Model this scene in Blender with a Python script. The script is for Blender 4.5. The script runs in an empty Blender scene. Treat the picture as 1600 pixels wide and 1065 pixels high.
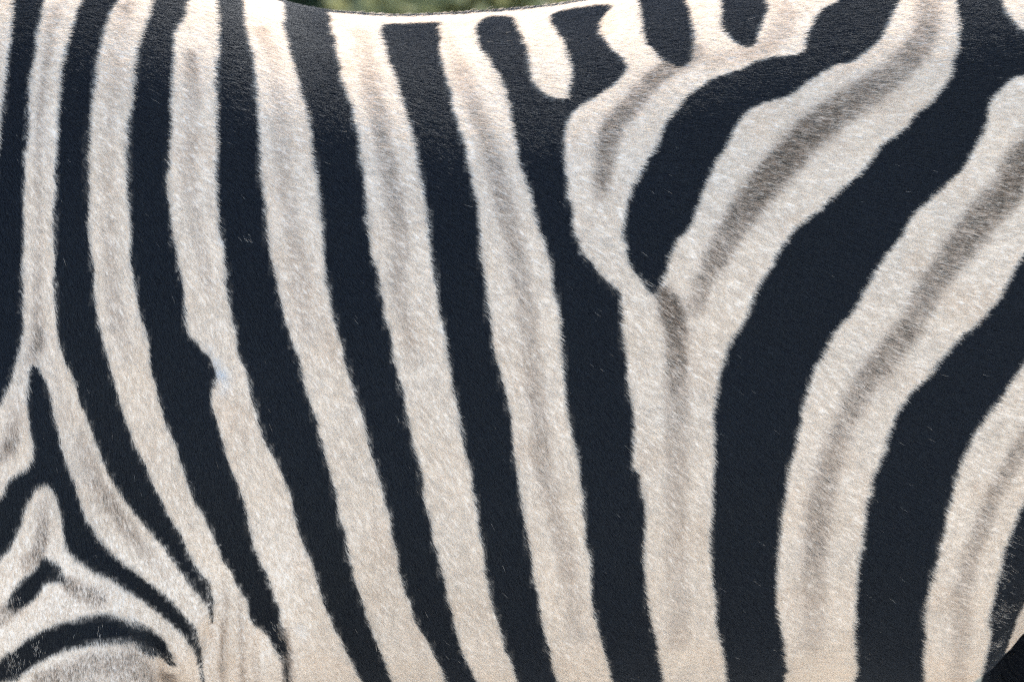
import bpy, bmesh, math, random
import numpy as np
from mathutils import Vector, Matrix

# ------------------------------------------------------------------ camera, sky, sun, exposure
scene = bpy.context.scene
R = math.radians
col = scene.collection

CAM_POS = Vector((0.0, -5.2, 1.50))
CAM_AIM = Vector((0.0, -0.2, 0.93))
cam_data = bpy.data.cameras.new('camera')
cam = bpy.data.objects.new('camera', cam_data)
col.objects.link(cam)
scene.camera = cam
cam.location = CAM_POS
cam.rotation_euler = (CAM_AIM - CAM_POS).to_track_quat('-Z', 'Y').to_euler()
cam_data.sensor_width = 36.0
cam_data.lens = 36.0 * (CAM_AIM - CAM_POS).length / 1.0
cam_data.clip_start = 0.1
cam_data.clip_end = 900.0
cam_data.dof.use_dof = True
cam_data.dof.focus_distance = 4.98
cam_data.dof.aperture_fstop = 6.3

SUN_ELEV, SUN_AZ = 59.5, 14.0          # azimuth measured from +Y (behind the animal) towards +X
world = bpy.data.worlds.new('World')
scene.world = world
world.use_nodes = True
wn = world.node_tree
sky = wn.nodes.new('ShaderNodeTexSky')
sky.sky_type = 'NISHITA'
sky.sun_disc = False
sky.sun_elevation = R(SUN_ELEV)
sky.sun_rotation = R(SUN_AZ)
sky.air_density = 1.0
sky.dust_density = 1.5
wn.links.new(sky.outputs['Color'], wn.nodes['Background'].inputs['Color'])
wn.nodes['Background'].inputs['Strength'].default_value = 0.15

sun_data = bpy.data.lights.new('sun', 'SUN')
sun_data.energy = 3.0
sun_data.angle = R(0.5)
sun_data.color = (1.0, 0.96, 0.905)
sun = bpy.data.objects.new('sun', sun_data)
col.objects.link(sun)
sun_from = Vector((math.cos(R(SUN_ELEV)) * math.sin(R(SUN_AZ)), math.cos(R(SUN_ELEV)) * math.cos(R(SUN_AZ)), math.sin(R(SUN_ELEV))))
sun.rotation_euler = sun_from.to_track_quat('Z', 'Y').to_euler()
sun.location = sun_from * 30

scene.view_settings.view_transform = 'Standard'
scene.view_settings.look = 'None'
scene.view_settings.gamma = 1.0
scene.view_settings.use_curve_mapping = False
scene.view_settings.exposure = 1.73
scene.render.engine = 'CYCLES'
scene.cycles.use_denoising = False
scene.cycles.use_adaptive_sampling = True
scene.cycles.adaptive_threshold = 0.01
scene.cycles.max_bounces = 8
scene.cycles.diffuse_bounces = 4
scene.cycles.transmission_bounces = 6
scene.cycles.pixel_filter_type = 'BLACKMAN_HARRIS'
scene.cycles.filter_width = 1.25
scene.cycles_curves.shape = 'RIBBONS'
scene.cycles_curves.subdivisions = 2

rng = np.random.default_rng(11)
random.seed(5)

# ------------------------------------------------------------------ helpers
def noise3(p, scale, seed=0):
    """value noise in 0..1 at the points p (n,3)"""
    q = np.asarray(p, dtype=np.float64) / scale + seed * 17.31 + 1000.0
    i = np.floor(q).astype(np.int64)
    f = q - i
    f = f * f * (3 - 2 * f)
    def h(a, b, c):
        n = (a * 73856093) ^ (b * 19349663) ^ (c * 83492791) ^ (seed * 2654435)
        n = (n ^ (n >> 13)) * 1274126177
        n = n & 0x7fffffff
        n = (n ^ (n >> 16)) & 0xffffff
        return n / float(0xffffff)
    out = 0
    for dx in (0, 1):
        for dy in (0, 1):
            for dz in (0, 1):
                w = (f[:, 0] if dx else 1 - f[:, 0]) * (f[:, 1] if dy else 1 - f[:, 1]) * (f[:, 2] if dz else 1 - f[:, 2])
                out = out + w * h(i[:, 0] + dx, i[:, 1] + dy, i[:, 2] + dz)
    return out

def smooth(a, b, x):
    t = np.clip((x - a) / (b - a), 0, 1)
    return t * t * (3 - 2 * t)

def catmull(v, n):
    """resample the rows of v with a smooth curve, n points between two rows"""
    v = np.asarray(v, float)
    p = np.vstack([2 * v[0] - v[1], v, 2 * v[-1] - v[-2]])
    out = []
    t = np.linspace(0, 1, n, endpoint=False)[:, None]
    for k in range(1, len(p) - 2):
        a, b, c, d = p[k - 1], p[k], p[k + 1], p[k + 2]
        out.append(.5 * (2 * b + (c - a) * t + (2 * a - 5 * b + 4 * c - d) * t ** 2 + (3 * b - a - 3 * c + d) * t ** 3))
    out.append(v[-1:])
    return np.vstack(out)

def loft(sections, seg=40):
    """sections: (n,seg,3) rings -> verts, faces with end caps"""
    n = len(sections)
    V = [tuple(p) for s in sections for p in s]
    F = []
    for a in range(n - 1):
        for b in range(seg):
            c = (b + 1) % seg
            F.append((a * seg + b, a * seg + c, (a + 1) * seg + c, (a + 1) * seg + b))
    F.append(tuple(range(seg))[::-1])
    F.append(tuple(range((n - 1) * seg, n * seg)))
    return V, F

def mesh_object(name, V, F, mat=None, parent=None, smooth_shade=True):
    me = bpy.data.meshes.new(name)
    me.from_pydata([tuple(map(float, v)) for v in V], [], [tuple(int(i) for i in f) for f in F])
    me.update()
    if smooth_shade:
        me.polygons.foreach_set('use_smooth', [True] * len(me.polygons))
    if mat:
        me.materials.append(mat)
    o = bpy.data.objects.new(name, me)
    col.objects.link(o)
    if parent:
        o.parent = parent
    return o

def new_mat(name):
    m = bpy.data.materials.new(name)
    m.use_nodes = True
    return m, m.node_tree.nodes, m.node_tree.links, m.node_tree.nodes['Principled BSDF']

def limb(pts, radii, squash=None, n=6, seg=28):
    """tapered tube along pts with round ends; squash = (across, fore-aft) factors"""
    c = catmull(np.hstack([np.array(pts, float), np.array(radii, float)[:, None]]), n)
    P, rad = c[:, :3], c[:, 3]
    T = np.gradient(P, axis=0)
    T /= np.linalg.norm(T, axis=1)[:, None]
    t0, t1, r0, r1 = T[0], T[-1], rad[0], rad[-1]
    capA = [(P[0] - t0 * r0 * math.sin(a), r0 * math.cos(a)) for a in (1.45, 1.1, .7, .35)]
    capB = [(P[-1] + t1 * r1 * math.sin(a), r1 * math.cos(a)) for a in (.35, .7, 1.1, 1.45)]
    ring = [(p, r_, t0) for p, r_ in capA] + [(p, r_, t) for p, r_, t in zip(P, rad, T)] + [(p, r_, t1) for p, r_ in capB]
    sec = []
    sx, sy = squash or (1, 1)
    for p, r_, t in ring:
        side = np.array((0, 1.0, 0))
        side -= t * side.dot(t)
        side /= np.linalg.norm(side)
        fore = np.cross(t, side)
        a = np.linspace(0, 2 * math.pi, seg, endpoint=False)
        sec.append(p + r_ * (np.cos(a)[:, None] * side * sx + np.sin(a)[:, None] * fore * sy))
    return loft(sec, seg)

# ------------------------------------------------------------------ ground behind and below the animal
gm, gn, gl, gb = new_mat('dry_grass_ground')
tc = gn.new('ShaderNodeTexCoord')
n1 = gn.new('ShaderNodeTexNoise'); n1.inputs['Scale'].default_value = 0.9; n1.inputs['Detail'].default_value = 8
n2 = gn.new('ShaderNodeTexNoise'); n2.inputs['Scale'].default_value = 26; n2.inputs['Detail'].default_value = 5
ra = gn.new('ShaderNodeValToRGB')
ra.color_ramp.elements[0].position = .36; ra.color_ramp.elements[0].color = (.030, .036, .022, 1)  # grassy ground behind is coloured dark, standing in for shade there
ra.color_ramp.elements[1].position = .64; ra.color_ramp.elements[1].color = (.075, .075, .055, 1)
rd = gn.new('ShaderNodeValToRGB')      # dusty earth on this side, made pale to bounce light onto the flank
rd.color_ramp.elements[0].position = .3; rd.color_ramp.elements[0].color = (.33, .33, .325, 1)
rd.color_ramp.elements[1].position = .7; rd.color_ramp.elements[1].color = (.46, .46, .45, 1)
sx_ = gn.new('ShaderNodeSeparateXYZ'); ed = gn.new('ShaderNodeMapRange'); gmix = gn.new('ShaderNodeMix'); gmix.data_type = 'RGBA'
ed.inputs['From Min'].default_value = .5; ed.inputs['From Max'].default_value = 1.3
ea = gn.new('ShaderNodeMath'); ea.operation = 'ADD'
mx = gn.new('ShaderNodeMath'); mx.operation = 'ADD'
m2 = gn.new('ShaderNodeMath'); m2.operation = 'MULTIPLY'; m2.inputs[1].default_value = .35
m3 = gn.new('ShaderNodeMath'); m3.operation = 'MULTIPLY'; m3.inputs[1].default_value = .65
gl.new(tc.outputs['Object'], n1.inputs['Vector']); gl.new(tc.outputs['Object'], n2.inputs['Vector'])
gl.new(n1.outputs['Fac'], m3.inputs[0]); gl.new(n2.outputs['Fac'], m2.inputs[0])
gl.new(m3.outputs[0], mx.inputs[0]); gl.new(m2.outputs[0], mx.inputs[1])
gl.new(mx.outputs[0], ra.inputs['Fac']); gl.new(mx.outputs[0], rd.inputs['Fac'])
gl.new(tc.outputs['Object'], sx_.inputs[0]); gl.new(sx_.outputs['Y'], ea.inputs[0]); gl.new(n1.outputs['Fac'], ea.inputs[1]); gl.new(ea.outputs[0], ed.inputs['Value'])
gl.new(ed.outputs['Result'], gmix.inputs['Factor']); gl.new(rd.outputs['Color'], gmix.inputs['A']); gl.new(ra.outputs['Color'], gmix.inputs['B'])
gl.new(gmix.outputs['Result'], gb.inputs['Base Color'])
gb.inputs['Roughness'].default_value = .95
bp = gn.new('ShaderNodeBump'); bp.inputs['Strength'].default_value = .5; bp.inputs['Distance'].default_value = .03
gl.new(n2.outputs['Fac'], bp.inputs['Height']); gl.new(bp.outputs['Normal'], gb.inputs['Normal'])
GX = np.concatenate([np.linspace(-400, -14, 10), np.linspace(-12, 12, 61), np.linspace(14, 400, 10)])
GV = np.array([(x, y, 0.0) for y in GX for x in GX])
near = np.exp(-(GV[:, 0] ** 2 + GV[:, 1] ** 2) / 9)
GV[:, 2] = (noise3(GV, 1.7, 3) - .5) * .12 * (1 - near)
ng = len(GX)
GF = [(j * ng + i, j * ng + i + 1, (j + 1) * ng + i + 1, (j + 1) * ng + i) for j in range(ng - 1) for i in range(ng - 1)]
ground = mesh_object('ground', GV, GF, gm)
ground['kind'] = 'structure'
ground['label'] = 'dusty earth under the zebra, pale for bounce light, with grassy ground behind darkened for shade'

# ------------------------------------------------------------------ the zebra's body: trunk, neck, head and legs grown into one skin
AXIS_Z = 0.95                          # the coat's chart is wound round this line through the trunk

#            x     top   bottom half-width  belly fullness
TRUNK = [(-.735, 1.09, .80, .060), (-.68, 1.18, .69, .125), (-.60, 1.255, .615, .168), (-.50, 1.300, .575, .198), (-.40, 1.305, .555, .218),
         (-.30, 1.279, .545, .235), (-.22, 1.2465, .54, .246), (-.155, 1.2375, .537, .252), (-.10, 1.2355, .535, .256), (.00, 1.2415, .535, .262), (.065, 1.2495, .537, .263),
         (.15, 1.267, .545, .262), (.25, 1.290, .553, .259), (.35, 1.307, .563, .254), (.42, 1.316, .553, .249), (.47, 1.319, .564, .245), (.51, 1.319, .605, .241), (.56, 1.316, .668, .236),
         (.66, 1.295, .78, .222), (.76, 1.25, .84, .185), (.83, 1.19, .90, .135), (.875, 1.12, .97, .06)]

def build_body():
    parts = []
    t = catmull(TRUNK, 5)
    a = np.linspace(0, 2 * math.pi, 96, endpoint=False)
    sec = []
    for x, top, bot, w in t:
        mid = bot + .50 * (top - bot)
        cs, sn = np.cos(a), np.sin(a)
        up = sn > 0
        sharp = float(np.interp(x, [-.7, -.45, -.2, .1, .5, .9], [2.0, 2.15, 2.15, 2.15, 2.2, 2.0]))
        ey = 2 / np.where(up, sharp, 2.35)
        y = np.sign(cs) * np.abs(cs) ** ey * w
        z = mid + np.sign(sn) * np.abs(sn) ** (2 / np.where(up, 2.25, 2.2)) * np.where(up, top - mid, mid - bot)
        sec.append(np.stack([np.full_like(y, x), y, z], 1))
    parts.append(loft(sec, 96))
    # neck and head
    parts.append(limb([(-.52, 0, 1.02), (-.70, 0, 1.16), (-.88, 0, 1.34), (-1.03, 0, 1.50)], [.23, .19, .145, .115], (.62, 1.1)))
    parts.append(limb([(-1.04, 0, 1.55), (-1.15, 0, 1.47), (-1.28, 0, 1.36), (-1.42, 0, 1.235), (-1.49, 0, 1.17)], [.10, .118, .095, .068, .052], (.80, 1.05)))
    for s in (-1, 1):
        # shoulder and front leg
        parts.append(limb([(-.50, s * .105, 1.08), (-.545, s * .135, .88), (-.50, s * .15, .72), (-.455, s * .148, .60), (-.462, s * .13, .47)], [.10, .145, .125, .088, .06], (.75, 1.05)))
        parts.append(limb([(-.462, s * .13, .48), (-.468, s * .125, .40), (-.465, s * .125, .30), (-.463, s * .125, .16), (-.475, s * .125, .10), (-.492, s * .125, .045)], [.056, .048, .034, .031, .036, .040]))
        # hind leg: the far one stands forward under the belly
        d = 0.0 if s < 0 else -.16
        e = .03 if s < 0 else -.10
        parts.append(limb([(.63, s * .10, 1.10), (.68, s * .135, .95), (.685 + d, s * .15, .76), (.735 + d, s * .14, .62), (.80 + d + e, s * .125, .50)], [.15, .185, .135 if s < 0 else .15, .085, .052], (.68, 1.05)))
        parts.append(limb([(.80 + d + e, s * .125, .51), (.825 + d + e, s * .12, .46), (.805 + d + e, s * .12, .34), (.795 + d + e, s * .12, .17), (.775 + d + e, s * .12, .105), (.755 + d + e, s * .12, .045)], [.05, .047, .034, .032, .037, .041]))
        # ear
        parts.append(limb([(-1.03, s * .065, 1.60), (-1.03, s * .095, 1.68), (-1.035, s * .11, 1.76), (-1.04, s * .115, 1.80)], [.03, .044, .032, .012], (1, .6), 4, 16))
    # tail
    parts.append(limb([(.85, 0, 1.17), (.905, 0, 1.10), (.92, 0, .95), (.925, 0, .78)], [.035, .03, .024, .016], None, 5, 16))
    V, F = [], []
    for v, f in parts:
        k = len(V)
        V += v
        F += [tuple(i + k for i in q) for q in f]
    tmp = mesh_object('body', V, F)
    m = tmp.modifiers.new('remesh', 'REMESH'); m.mode = 'VOXEL'; m.voxel_size = .0065
    m = tmp.modifiers.new('smooth', 'SMOOTH'); m.factor = .5; m.iterations = 26
    dg = bpy.context.evaluated_depsgraph_get()
    me = bpy.data.meshes.new_from_object(tmp.evaluated_get(dg))
    old = tmp.data
    tmp.modifiers.clear()
    tmp.data = me
    bpy.data.meshes.remove(old)
    me.name = 'body'
    # muscle relief on both flanks
    n = len(me.vertices)
    P = np.empty(n * 3, np.float32); me.vertices.foreach_get('co', P); P = P.reshape(-1, 3).astype(float)
    N = np.empty(n * 3, np.float32); me.vertices.foreach_get('normal', N); N = N.reshape(-1, 3).astype(float)
    x, z = P[:, 0], P[:, 2]
    side = smooth(.10, .16, np.abs(P[:, 1]))
    d = np.zeros(n)
    # edge of the upper arm: raised in front of a fold that runs down to the elbow
    foldx = np.interp(z, [.55, .60, .66, .70, .76, .84, .95], [-.325, -.314, -.298, -.305, -.345, -.41, -.47])
    inarm = smooth(.008, -.012, x - foldx) * smooth(-.16, -.05, x - foldx)
    low = smooth(.75, .60, z) * smooth(.40, .55, z)
    d += .019 * inarm * low
    d -= .014 * np.exp(-((x - foldx - .012) / .015) ** 2) * low
    # pleats of loose skin behind the elbow
    pl = smooth(.69, .62, z) * smooth(.50, .56, z) * smooth(.0, .02, x - foldx) * smooth(.13, .04, x - foldx)
    d += .0028 * np.sin((x - foldx) * 2 * math.pi / .034) * pl
    # shoulder blade and ribs, very soft
    d += .006 * np.exp(-((x + .47) / .07) ** 2) * smooth(.80, 1.0, z) * smooth(1.25, 1.1, z)
    d += .0012 * np.sin((x + .12 * (z - .9)) * 2 * math.pi / .075) * smooth(-.30, -.2, x) * smooth(.30, .15, x) * smooth(.62, .75, z) * smooth(1.1, .95, z)
    # hollow of the flank in front of the hip
    d -= .008 * np.exp(-((x - .36) / .09) ** 2 - ((z - 1.08) / .10) ** 2)
    d += (noise3(P, .11, 8) - .5) * .006
    P += N * (d * side)[:, None]
    me.vertices.foreach_set('co', P.astype(np.float32).ravel())
    me.update()
    me.polygons.foreach_set('use_smooth', np.ones(len(me.polygons), bool))
    return tmp

body = build_body()
# ------------------------------------------------------------------ coat pattern, charted on the trunk as (x in mm, angle round the trunk in 1/10 degree; 900 = spine)
BLACK_PATCHES = {
    'b0': [(-491.2, 711.1), (-492.4, 630.1), (-496.5, 553.6), (-499.6, 469.5), (-505.3, 329.7), (-509.0, 136.8), (-515.4, -21.5), (-533.4, -132.6), (-564.7, -211.2), (-533.6, -267.2), (-508.7, -209.5), (-495.3, -168.3), (-490.5, -143.4), (-483.4, -100.3), (-478.8, -51.9), (-475.9, -28.0), (-476.1, 26.0), (-476.4, 134.8), (-475.2, 240.9), (-475.8, 274.0), (-474.3, 368.2), (-472.7, 458.6), (-471.4, 543.0), (-469.2, 593.8), (-466.9, 628.6), (-462.1, 699.4), (-450.8, 865.0), (-488.9, 865.0)],
    'b1': [(-424.5, 692.8), (-430.9, 653.2), (-435.0, 620.5), (-439.6, 572.9), (-440.8, 533.0), (-442.8, 450.0), (-444.0, 362.8), (-445.0, 270.7), (-446.2, 238.3), (-445.6, 133.9), (-444.0, 25.6), (-442.3, -30.9), (-437.5, -85.1), (-429.0, -138.1), (-421.8, -191.6), (-414.7, -241.7), (-408.1, -289.1), (-402.1, -319.0), (-393.1, -361.2), (-380.8, -399.7), (-365.4, -433.6), (-348.1, -464.6), (-331.4, -493.8), (-317.2, -520.8), (-304.1, -556.7), (-298.8, -591.1), (-297.1, -621.3), (-295.1, -569.1), (-297.2, -549.7), (-300.0, -529.4), (-312.6, -493.7), (-322.7, -458.4), (-333.6, -423.5), (-345.2, -388.2), (-354.3, -349.3), (-364.7, -309.7), (-369.6, -280.9), (-383.4, -186.1), (-394.0, -81.3), (-404.4, 26.4), (-407.4, 132.7), (-411.8, 236.9), (-411.9, 269.2), (-412.7, 359.9), (-412.5, 444.5), (-407.9, 526.1), (-406.7, 566.6), (-403.2, 607.6), (-397.4, 650.8), (-389.8, 693.2), (-359.1, 865.0), (-396.8, 865.0)],
    'b1a': [(-463.6, -101.4), (-467.8, -110.1), (-470.6, -142.2), (-471.1, -171.0), (-469.3, -213.7), (-466.3, -255.0), (-464.5, -275.6), (-466.4, -293.7), (-472.5, -305.1), (-482.8, -312.1), (-488.9, -317.7), (-495.2, -339.9), (-515.8, -367.6), (-554.0, -407.1), (-557.3, -524.5), (-517.5, -469.0), (-498.1, -431.8), (-487.3, -415.4), (-479.1, -390.1), (-474.0, -365.4), (-470.9, -355.0), (-466.6, -344.0), (-461.7, -338.2), (-456.3, -339.2), (-450.4, -347.8), (-445.6, -363.6), (-441.5, -382.4), (-438.6, -404.2), (-437.5, -424.7), (-435.2, -440.2), (-429.2, -456.8), (-420.9, -469.8), (-411.4, -486.3), (-401.3, -501.1), (-391.1, -516.7), (-381.6, -534.3), (-369.6, -552.1), (-357.3, -564.6), (-344.9, -576.4), (-332.5, -588.6), (-322.1, -603.4), (-315.5, -633.6), (-313.6, -685.3), (-312.9, -720.0), (-309.7, -699.3), (-308.2, -673.6), (-309.2, -629.4), (-314.1, -588.4), (-321.3, -572.9), (-330.5, -558.3), (-341.7, -545.4), (-352.3, -534.9), (-366.7, -522.4), (-383.3, -503.5), (-397.1, -475.9), (-408.9, -444.7), (-417.1, -416.8), (-421.9, -392.0), (-426.0, -369.5), (-429.5, -349.6), (-433.7, -325.2), (-437.8, -297.4), (-441.3, -271.2), (-445.5, -227.2), (-449.6, -181.2), (-454.5, -144.6), (-458.8, -118.9)],
    's1': [(-491.8, -492.9), (-486.5, -477.4), (-475.7, -462.5), (-466.4, -455.1), (-461.3, -445.9), (-459.4, -440.7), (-451.0, -446.8), (-444.4, -457.3), (-437.3, -476.9), (-436.8, -482.6), (-442.2, -480.1), (-447.7, -475.3), (-454.4, -474.9), (-460.0, -481.7), (-468.3, -493.0), (-476.4, -498.6), (-485.2, -502.5), (-492.0, -499.6)],
    's2': [(-545.3, -654.3), (-501.9, -568.8), (-490.6, -555.9), (-475.7, -540.5), (-458.6, -531.1), (-438.1, -527.3), (-417.8, -529.4), (-401.4, -535.4), (-389.4, -546.6), (-377.4, -562.9), (-365.6, -582.4), (-353.7, -600.2), (-343.3, -611.7), (-337.5, -631.7), (-335.1, -653.8), (-338.7, -663.3), (-344.6, -650.9), (-354.2, -623.4), (-365.6, -595.1), (-377.4, -576.8), (-393.6, -563.2), (-412.0, -555.8), (-432.4, -556.0), (-453.2, -562.8), (-470.6, -575.0), (-481.7, -585.8), (-490.3, -594.5), (-523.2, -614.1)],
    'b2': [(-354.8, 701.3), (-358.6, 654.6), (-365.0, 607.7), (-367.9, 564.8), (-368.4, 523.2), (-371.0, 481.1), (-373.7, 440.6), (-373.9, 356.6), (-373.1, 266.5), (-371.8, 234.2), (-367.9, 131.3), (-362.3, 27.3), (-356.1, -26.0), (-353.2, -77.5), (-349.6, -128.2), (-343.6, -178.6), (-338.2, -225.7), (-330.3, -269.6), (-325.4, -297.5), (-319.5, -338.1), (-311.0, -377.3), (-300.0, -413.2), (-291.0, -448.7), (-283.4, -485.6), (-274.8, -500.8), (-271.3, -518.9), (-265.3, -534.9), (-261.1, -550.2), (-259.5, -568.1), (-252.3, -585.5), (-242.0, -605.4), (-235.9, -619.2), (-230.7, -639.9), (-226.3, -666.3), (-225.9, -702.0), (-210.6, -902.0), (-217.0, -900.0), (-221.4, -700.0), (-221.2, -665.4), (-223.2, -617.4), (-226.2, -576.7), (-231.3, -541.7), (-238.3, -507.6), (-246.0, -473.5), (-254.4, -437.7), (-257.7, -400.9), (-263.0, -363.7), (-270.9, -324.5), (-278.8, -285.2), (-281.8, -257.5), (-287.2, -214.7), (-290.9, -192.0), (-292.6, -159.9), (-290.0, -135.2), (-287.5, -111.7), (-290.5, -91.5), (-293.0, -76.9), (-301.1, -58.1), (-305.4, -43.2), (-314.1, -20.9), (-317.2, 28.1), (-318.4, 78.8), (-322.8, 129.5), (-330.4, 230.5), (-332.4, 262.6), (-334.4, 309.2), (-334.5, 353.8), (-333.2, 440.5), (-332.9, 525.9), (-332.9, 595.3), (-330.5, 633.3), (-328.5, 652.8), (-322.8, 674.8), (-320.8, 718.1), (-314.0, 865.0), (-341.8, 865.0)],
    'b3': [(-293.7, 739.5), (-290.3, 681.6), (-288.5, 627.4), (-289.5, 533.3), (-287.8, 443.0), (-286.2, 398.4), (-287.8, 351.8), (-287.6, 305.8), (-284.3, 258.7), (-283.6, 226.9), (-281.0, 190.2), (-280.3, 168.1), (-277.2, 127.8), (-275.9, 78.4), (-272.8, 28.9), (-268.5, -21.7), (-264.8, -70.1), (-256.2, -117.2), (-251.4, -164.4), (-246.5, -208.7), (-239.2, -251.0), (-232.5, -278.0), (-222.7, -316.7), (-216.0, -355.4), (-210.7, -391.6), (-204.7, -426.6), (-196.9, -461.5), (-189.7, -495.4), (-183.8, -530.0), (-174.9, -566.7), (-169.0, -593.0), (-162.5, -621.2), (-156.7, -651.1), (-150.8, -680.2), (-111.3, -880.2), (-88.0, -875.6), (-118.9, -675.6), (-124.8, -643.9), (-130.6, -600.1), (-139.6, -562.2), (-146.7, -525.9), (-153.3, -491.7), (-159.3, -457.3), (-163.4, -421.2), (-166.9, -385.5), (-171.0, -349.0), (-175.8, -310.0), (-182.5, -270.5), (-186.1, -243.4), (-191.0, -201.2), (-197.1, -157.5), (-203.1, -111.3), (-208.7, -65.5), (-215.4, -18.9), (-221.7, 29.9), (-226.0, 78.0), (-230.5, 126.5), (-236.2, 184.1), (-237.5, 225.0), (-238.9, 257.0), (-242.2, 304.6), (-244.9, 351.7), (-245.2, 399.8), (-247.5, 446.5), (-251.7, 543.0), (-254.2, 592.5), (-259.5, 643.8), (-265.7, 701.7), (-269.3, 772.4), (-274.0, 865.0), (-300.9, 865.0)],
    'b4': [(-231.1, 893.5), (-227.6, 749.3), (-222.4, 670.3), (-215.7, 608.1), (-209.9, 551.1), (-201.8, 497.1), (-197.6, 447.4), (-194.2, 399.2), (-190.8, 350.3), (-187.5, 302.9), (-186.1, 255.5), (-184.7, 223.7), (-180.8, 125.9), (-177.6, 77.8), (-173.3, 30.2), (-168.3, -18.1), (-162.1, -64.2), (-157.2, -109.7), (-149.9, -155.2), (-143.8, -198.0), (-139.5, -239.5), (-135.9, -266.0), (-129.7, -304.2), (-123.6, -341.9), (-119.4, -377.7), (-116.5, -413.0), (-112.3, -449.0), (-106.3, -484.2), (-99.6, -519.9), (-92.4, -557.9), (-80.1, -596.7), (-70.9, -640.7), (-66.1, -673.0), (-29.5, -873.0), (5.6, -871.2), (-35.0, -671.2), (-42.4, -639.0), (-50.4, -595.0), (-56.5, -556.1), (-62.0, -518.6), (-66.9, -483.1), (-71.1, -447.8), (-77.2, -411.9), (-80.2, -376.8), (-83.9, -352.1), (-86.4, -341.2), (-88.1, -303.1), (-93.6, -264.5), (-96.1, -237.7), (-101.6, -196.2), (-105.2, -153.3), (-110.7, -107.7), (-114.4, -62.5), (-118.7, -16.8), (-123.7, 30.8), (-126.8, 77.4), (-131.2, 124.6), (-135.6, 173.7), (-139.4, 221.5), (-140.7, 253.4), (-142.1, 300.9), (-145.4, 348.5), (-149.3, 397.6), (-152.7, 446.1), (-157.4, 496.3), (-165.5, 552.3), (-169.7, 595.6), (-175.0, 666.5), (-179.9, 735.7), (-184.2, 843.9), (-194.6, 887.2), (-205.5, 886.3), (-211.0, 870.7), (-218.5, 881.4)],
    'b5': [(-127.8, 792.8), (-131.8, 751.2), (-128.0, 699.6), (-120.9, 621.4), (-112.2, 556.7), (-106.2, 499.2), (-99.1, 446.9), (-93.3, 396.4), (-89.4, 345.6), (-86.2, 297.4), (-81.7, 249.6), (-80.5, 218.2), (-77.3, 171.4), (-75.4, 123.5), (-72.3, 77.2), (-70.4, 31.1), (-67.4, 7.5), (-64.9, -15.9), (-63.0, -61.0), (-58.7, -105.3), (-55.0, -149.8), (-50.7, -191.8), (-47.7, -232.5), (-45.2, -258.9), (-40.3, -297.0), (-36.6, -334.6), (-33.6, -370.3), (-29.2, -405.5), (-27.4, -442.2), (-23.1, -478.5), (-18.8, -514.9), (-12.6, -553.1), (-5.7, -592.0), (0.6, -636.1), (5.1, -668.8), (33.1, -868.8), (71.8, -869.4), (45.1, -669.4), (39.9, -635.6), (34.7, -591.1), (30.1, -552.5), (26.9, -515.4), (21.9, -480.2), (17.5, -444.7), (14.3, -407.6), (11.2, -371.4), (9.3, -334.6), (5.0, -296.2), (2.5, -257.6), (0.6, -231.2), (-1.2, -190.5), (-5.6, -148.8), (-11.7, -104.6), (-16.7, -60.6), (-19.8, -15.7), (-22.9, 31.2), (-24.7, 77.1), (-27.8, 123.0), (-30.3, 170.3), (-30.9, 216.3), (-33.4, 247.2), (-36.6, 294.0), (-41.6, 342.0), (-46.6, 392.9), (-52.3, 444.2), (-58.7, 497.8), (-62.7, 555.5), (-68.6, 617.6), (-72.0, 654.7), (-72.8, 694.1), (-72.7, 767.8), (-78.0, 796.8)],
    'b6': [(-23.7, 825.0), (-31.9, 790.8), (-37.6, 759.3), (-34.2, 684.9), (-22.0, 609.6), (-9.4, 548.5), (-2.5, 491.2), (0.6, 438.5), (5.0, 388.0), (9.9, 338.1), (17.3, 291.0), (21.6, 245.0), (24.7, 214.6), (32.7, 169.0), (37.7, 122.2), (40.7, 76.9), (45.1, 31.6), (46.9, -14.7), (48.2, -59.2), (51.3, -103.1), (52.5, -147.5), (54.4, -189.5), (58.8, -230.4), (61.9, -257.1), (65.1, -296.2), (68.3, -335.8), (70.2, -373.6), (71.6, -410.7), (75.5, -448.3), (78.1, -483.9), (78.9, -519.0), (83.6, -556.8), (88.9, -597.4), (95.7, -646.3), (99.3, -683.7), (123.4, -883.7), (167.3, -902.0), (150.0, -702.0), (148.1, -665.4), (142.2, -611.7), (137.1, -565.4), (132.3, -522.9), (131.3, -485.1), (128.5, -448.0), (128.2, -409.9), (129.3, -372.6), (127.2, -334.1), (123.9, -293.9), (115.2, -277.8), (117.0, -254.2), (116.9, -227.9), (116.2, -187.9), (114.3, -146.6), (111.2, -102.7), (108.7, -59.0), (106.8, -14.5), (105.5, 31.8), (103.7, 67.2), (97.5, 86.3), (90.1, 99.8), (80.9, 121.6), (65.5, 168.3), (59.3, 213.7), (57.5, 244.0), (53.2, 289.5), (51.4, 335.4), (49.7, 384.1), (50.4, 417.9), (53.5, 447.9), (58.0, 470.5), (66.1, 484.8), (81.1, 502.3), (95.6, 522.5), (103.8, 539.4), (110.2, 558.4), (110.3, 578.1), (104.2, 600.3), (94.3, 626.6), (88.3, 657.9), (86.0, 687.6), (87.5, 717.2), (92.1, 745.8), (96.8, 776.1), (93.2, 793.1), (74.2, 810.0), (55.0, 809.7), (42.1, 793.5), (36.9, 760.2), (41.2, 724.4), (46.1, 681.7), (52.3, 642.1), (56.5, 594.6), (57.0, 560.2), (55.0, 515.8), (50.0, 502.1), (37.5, 509.0), (26.9, 528.7), (21.9, 544.5), (17.6, 572.7), (15.7, 603.4), (10.1, 672.9), (3.2, 760.8), (-3.2, 804.4)],
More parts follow.
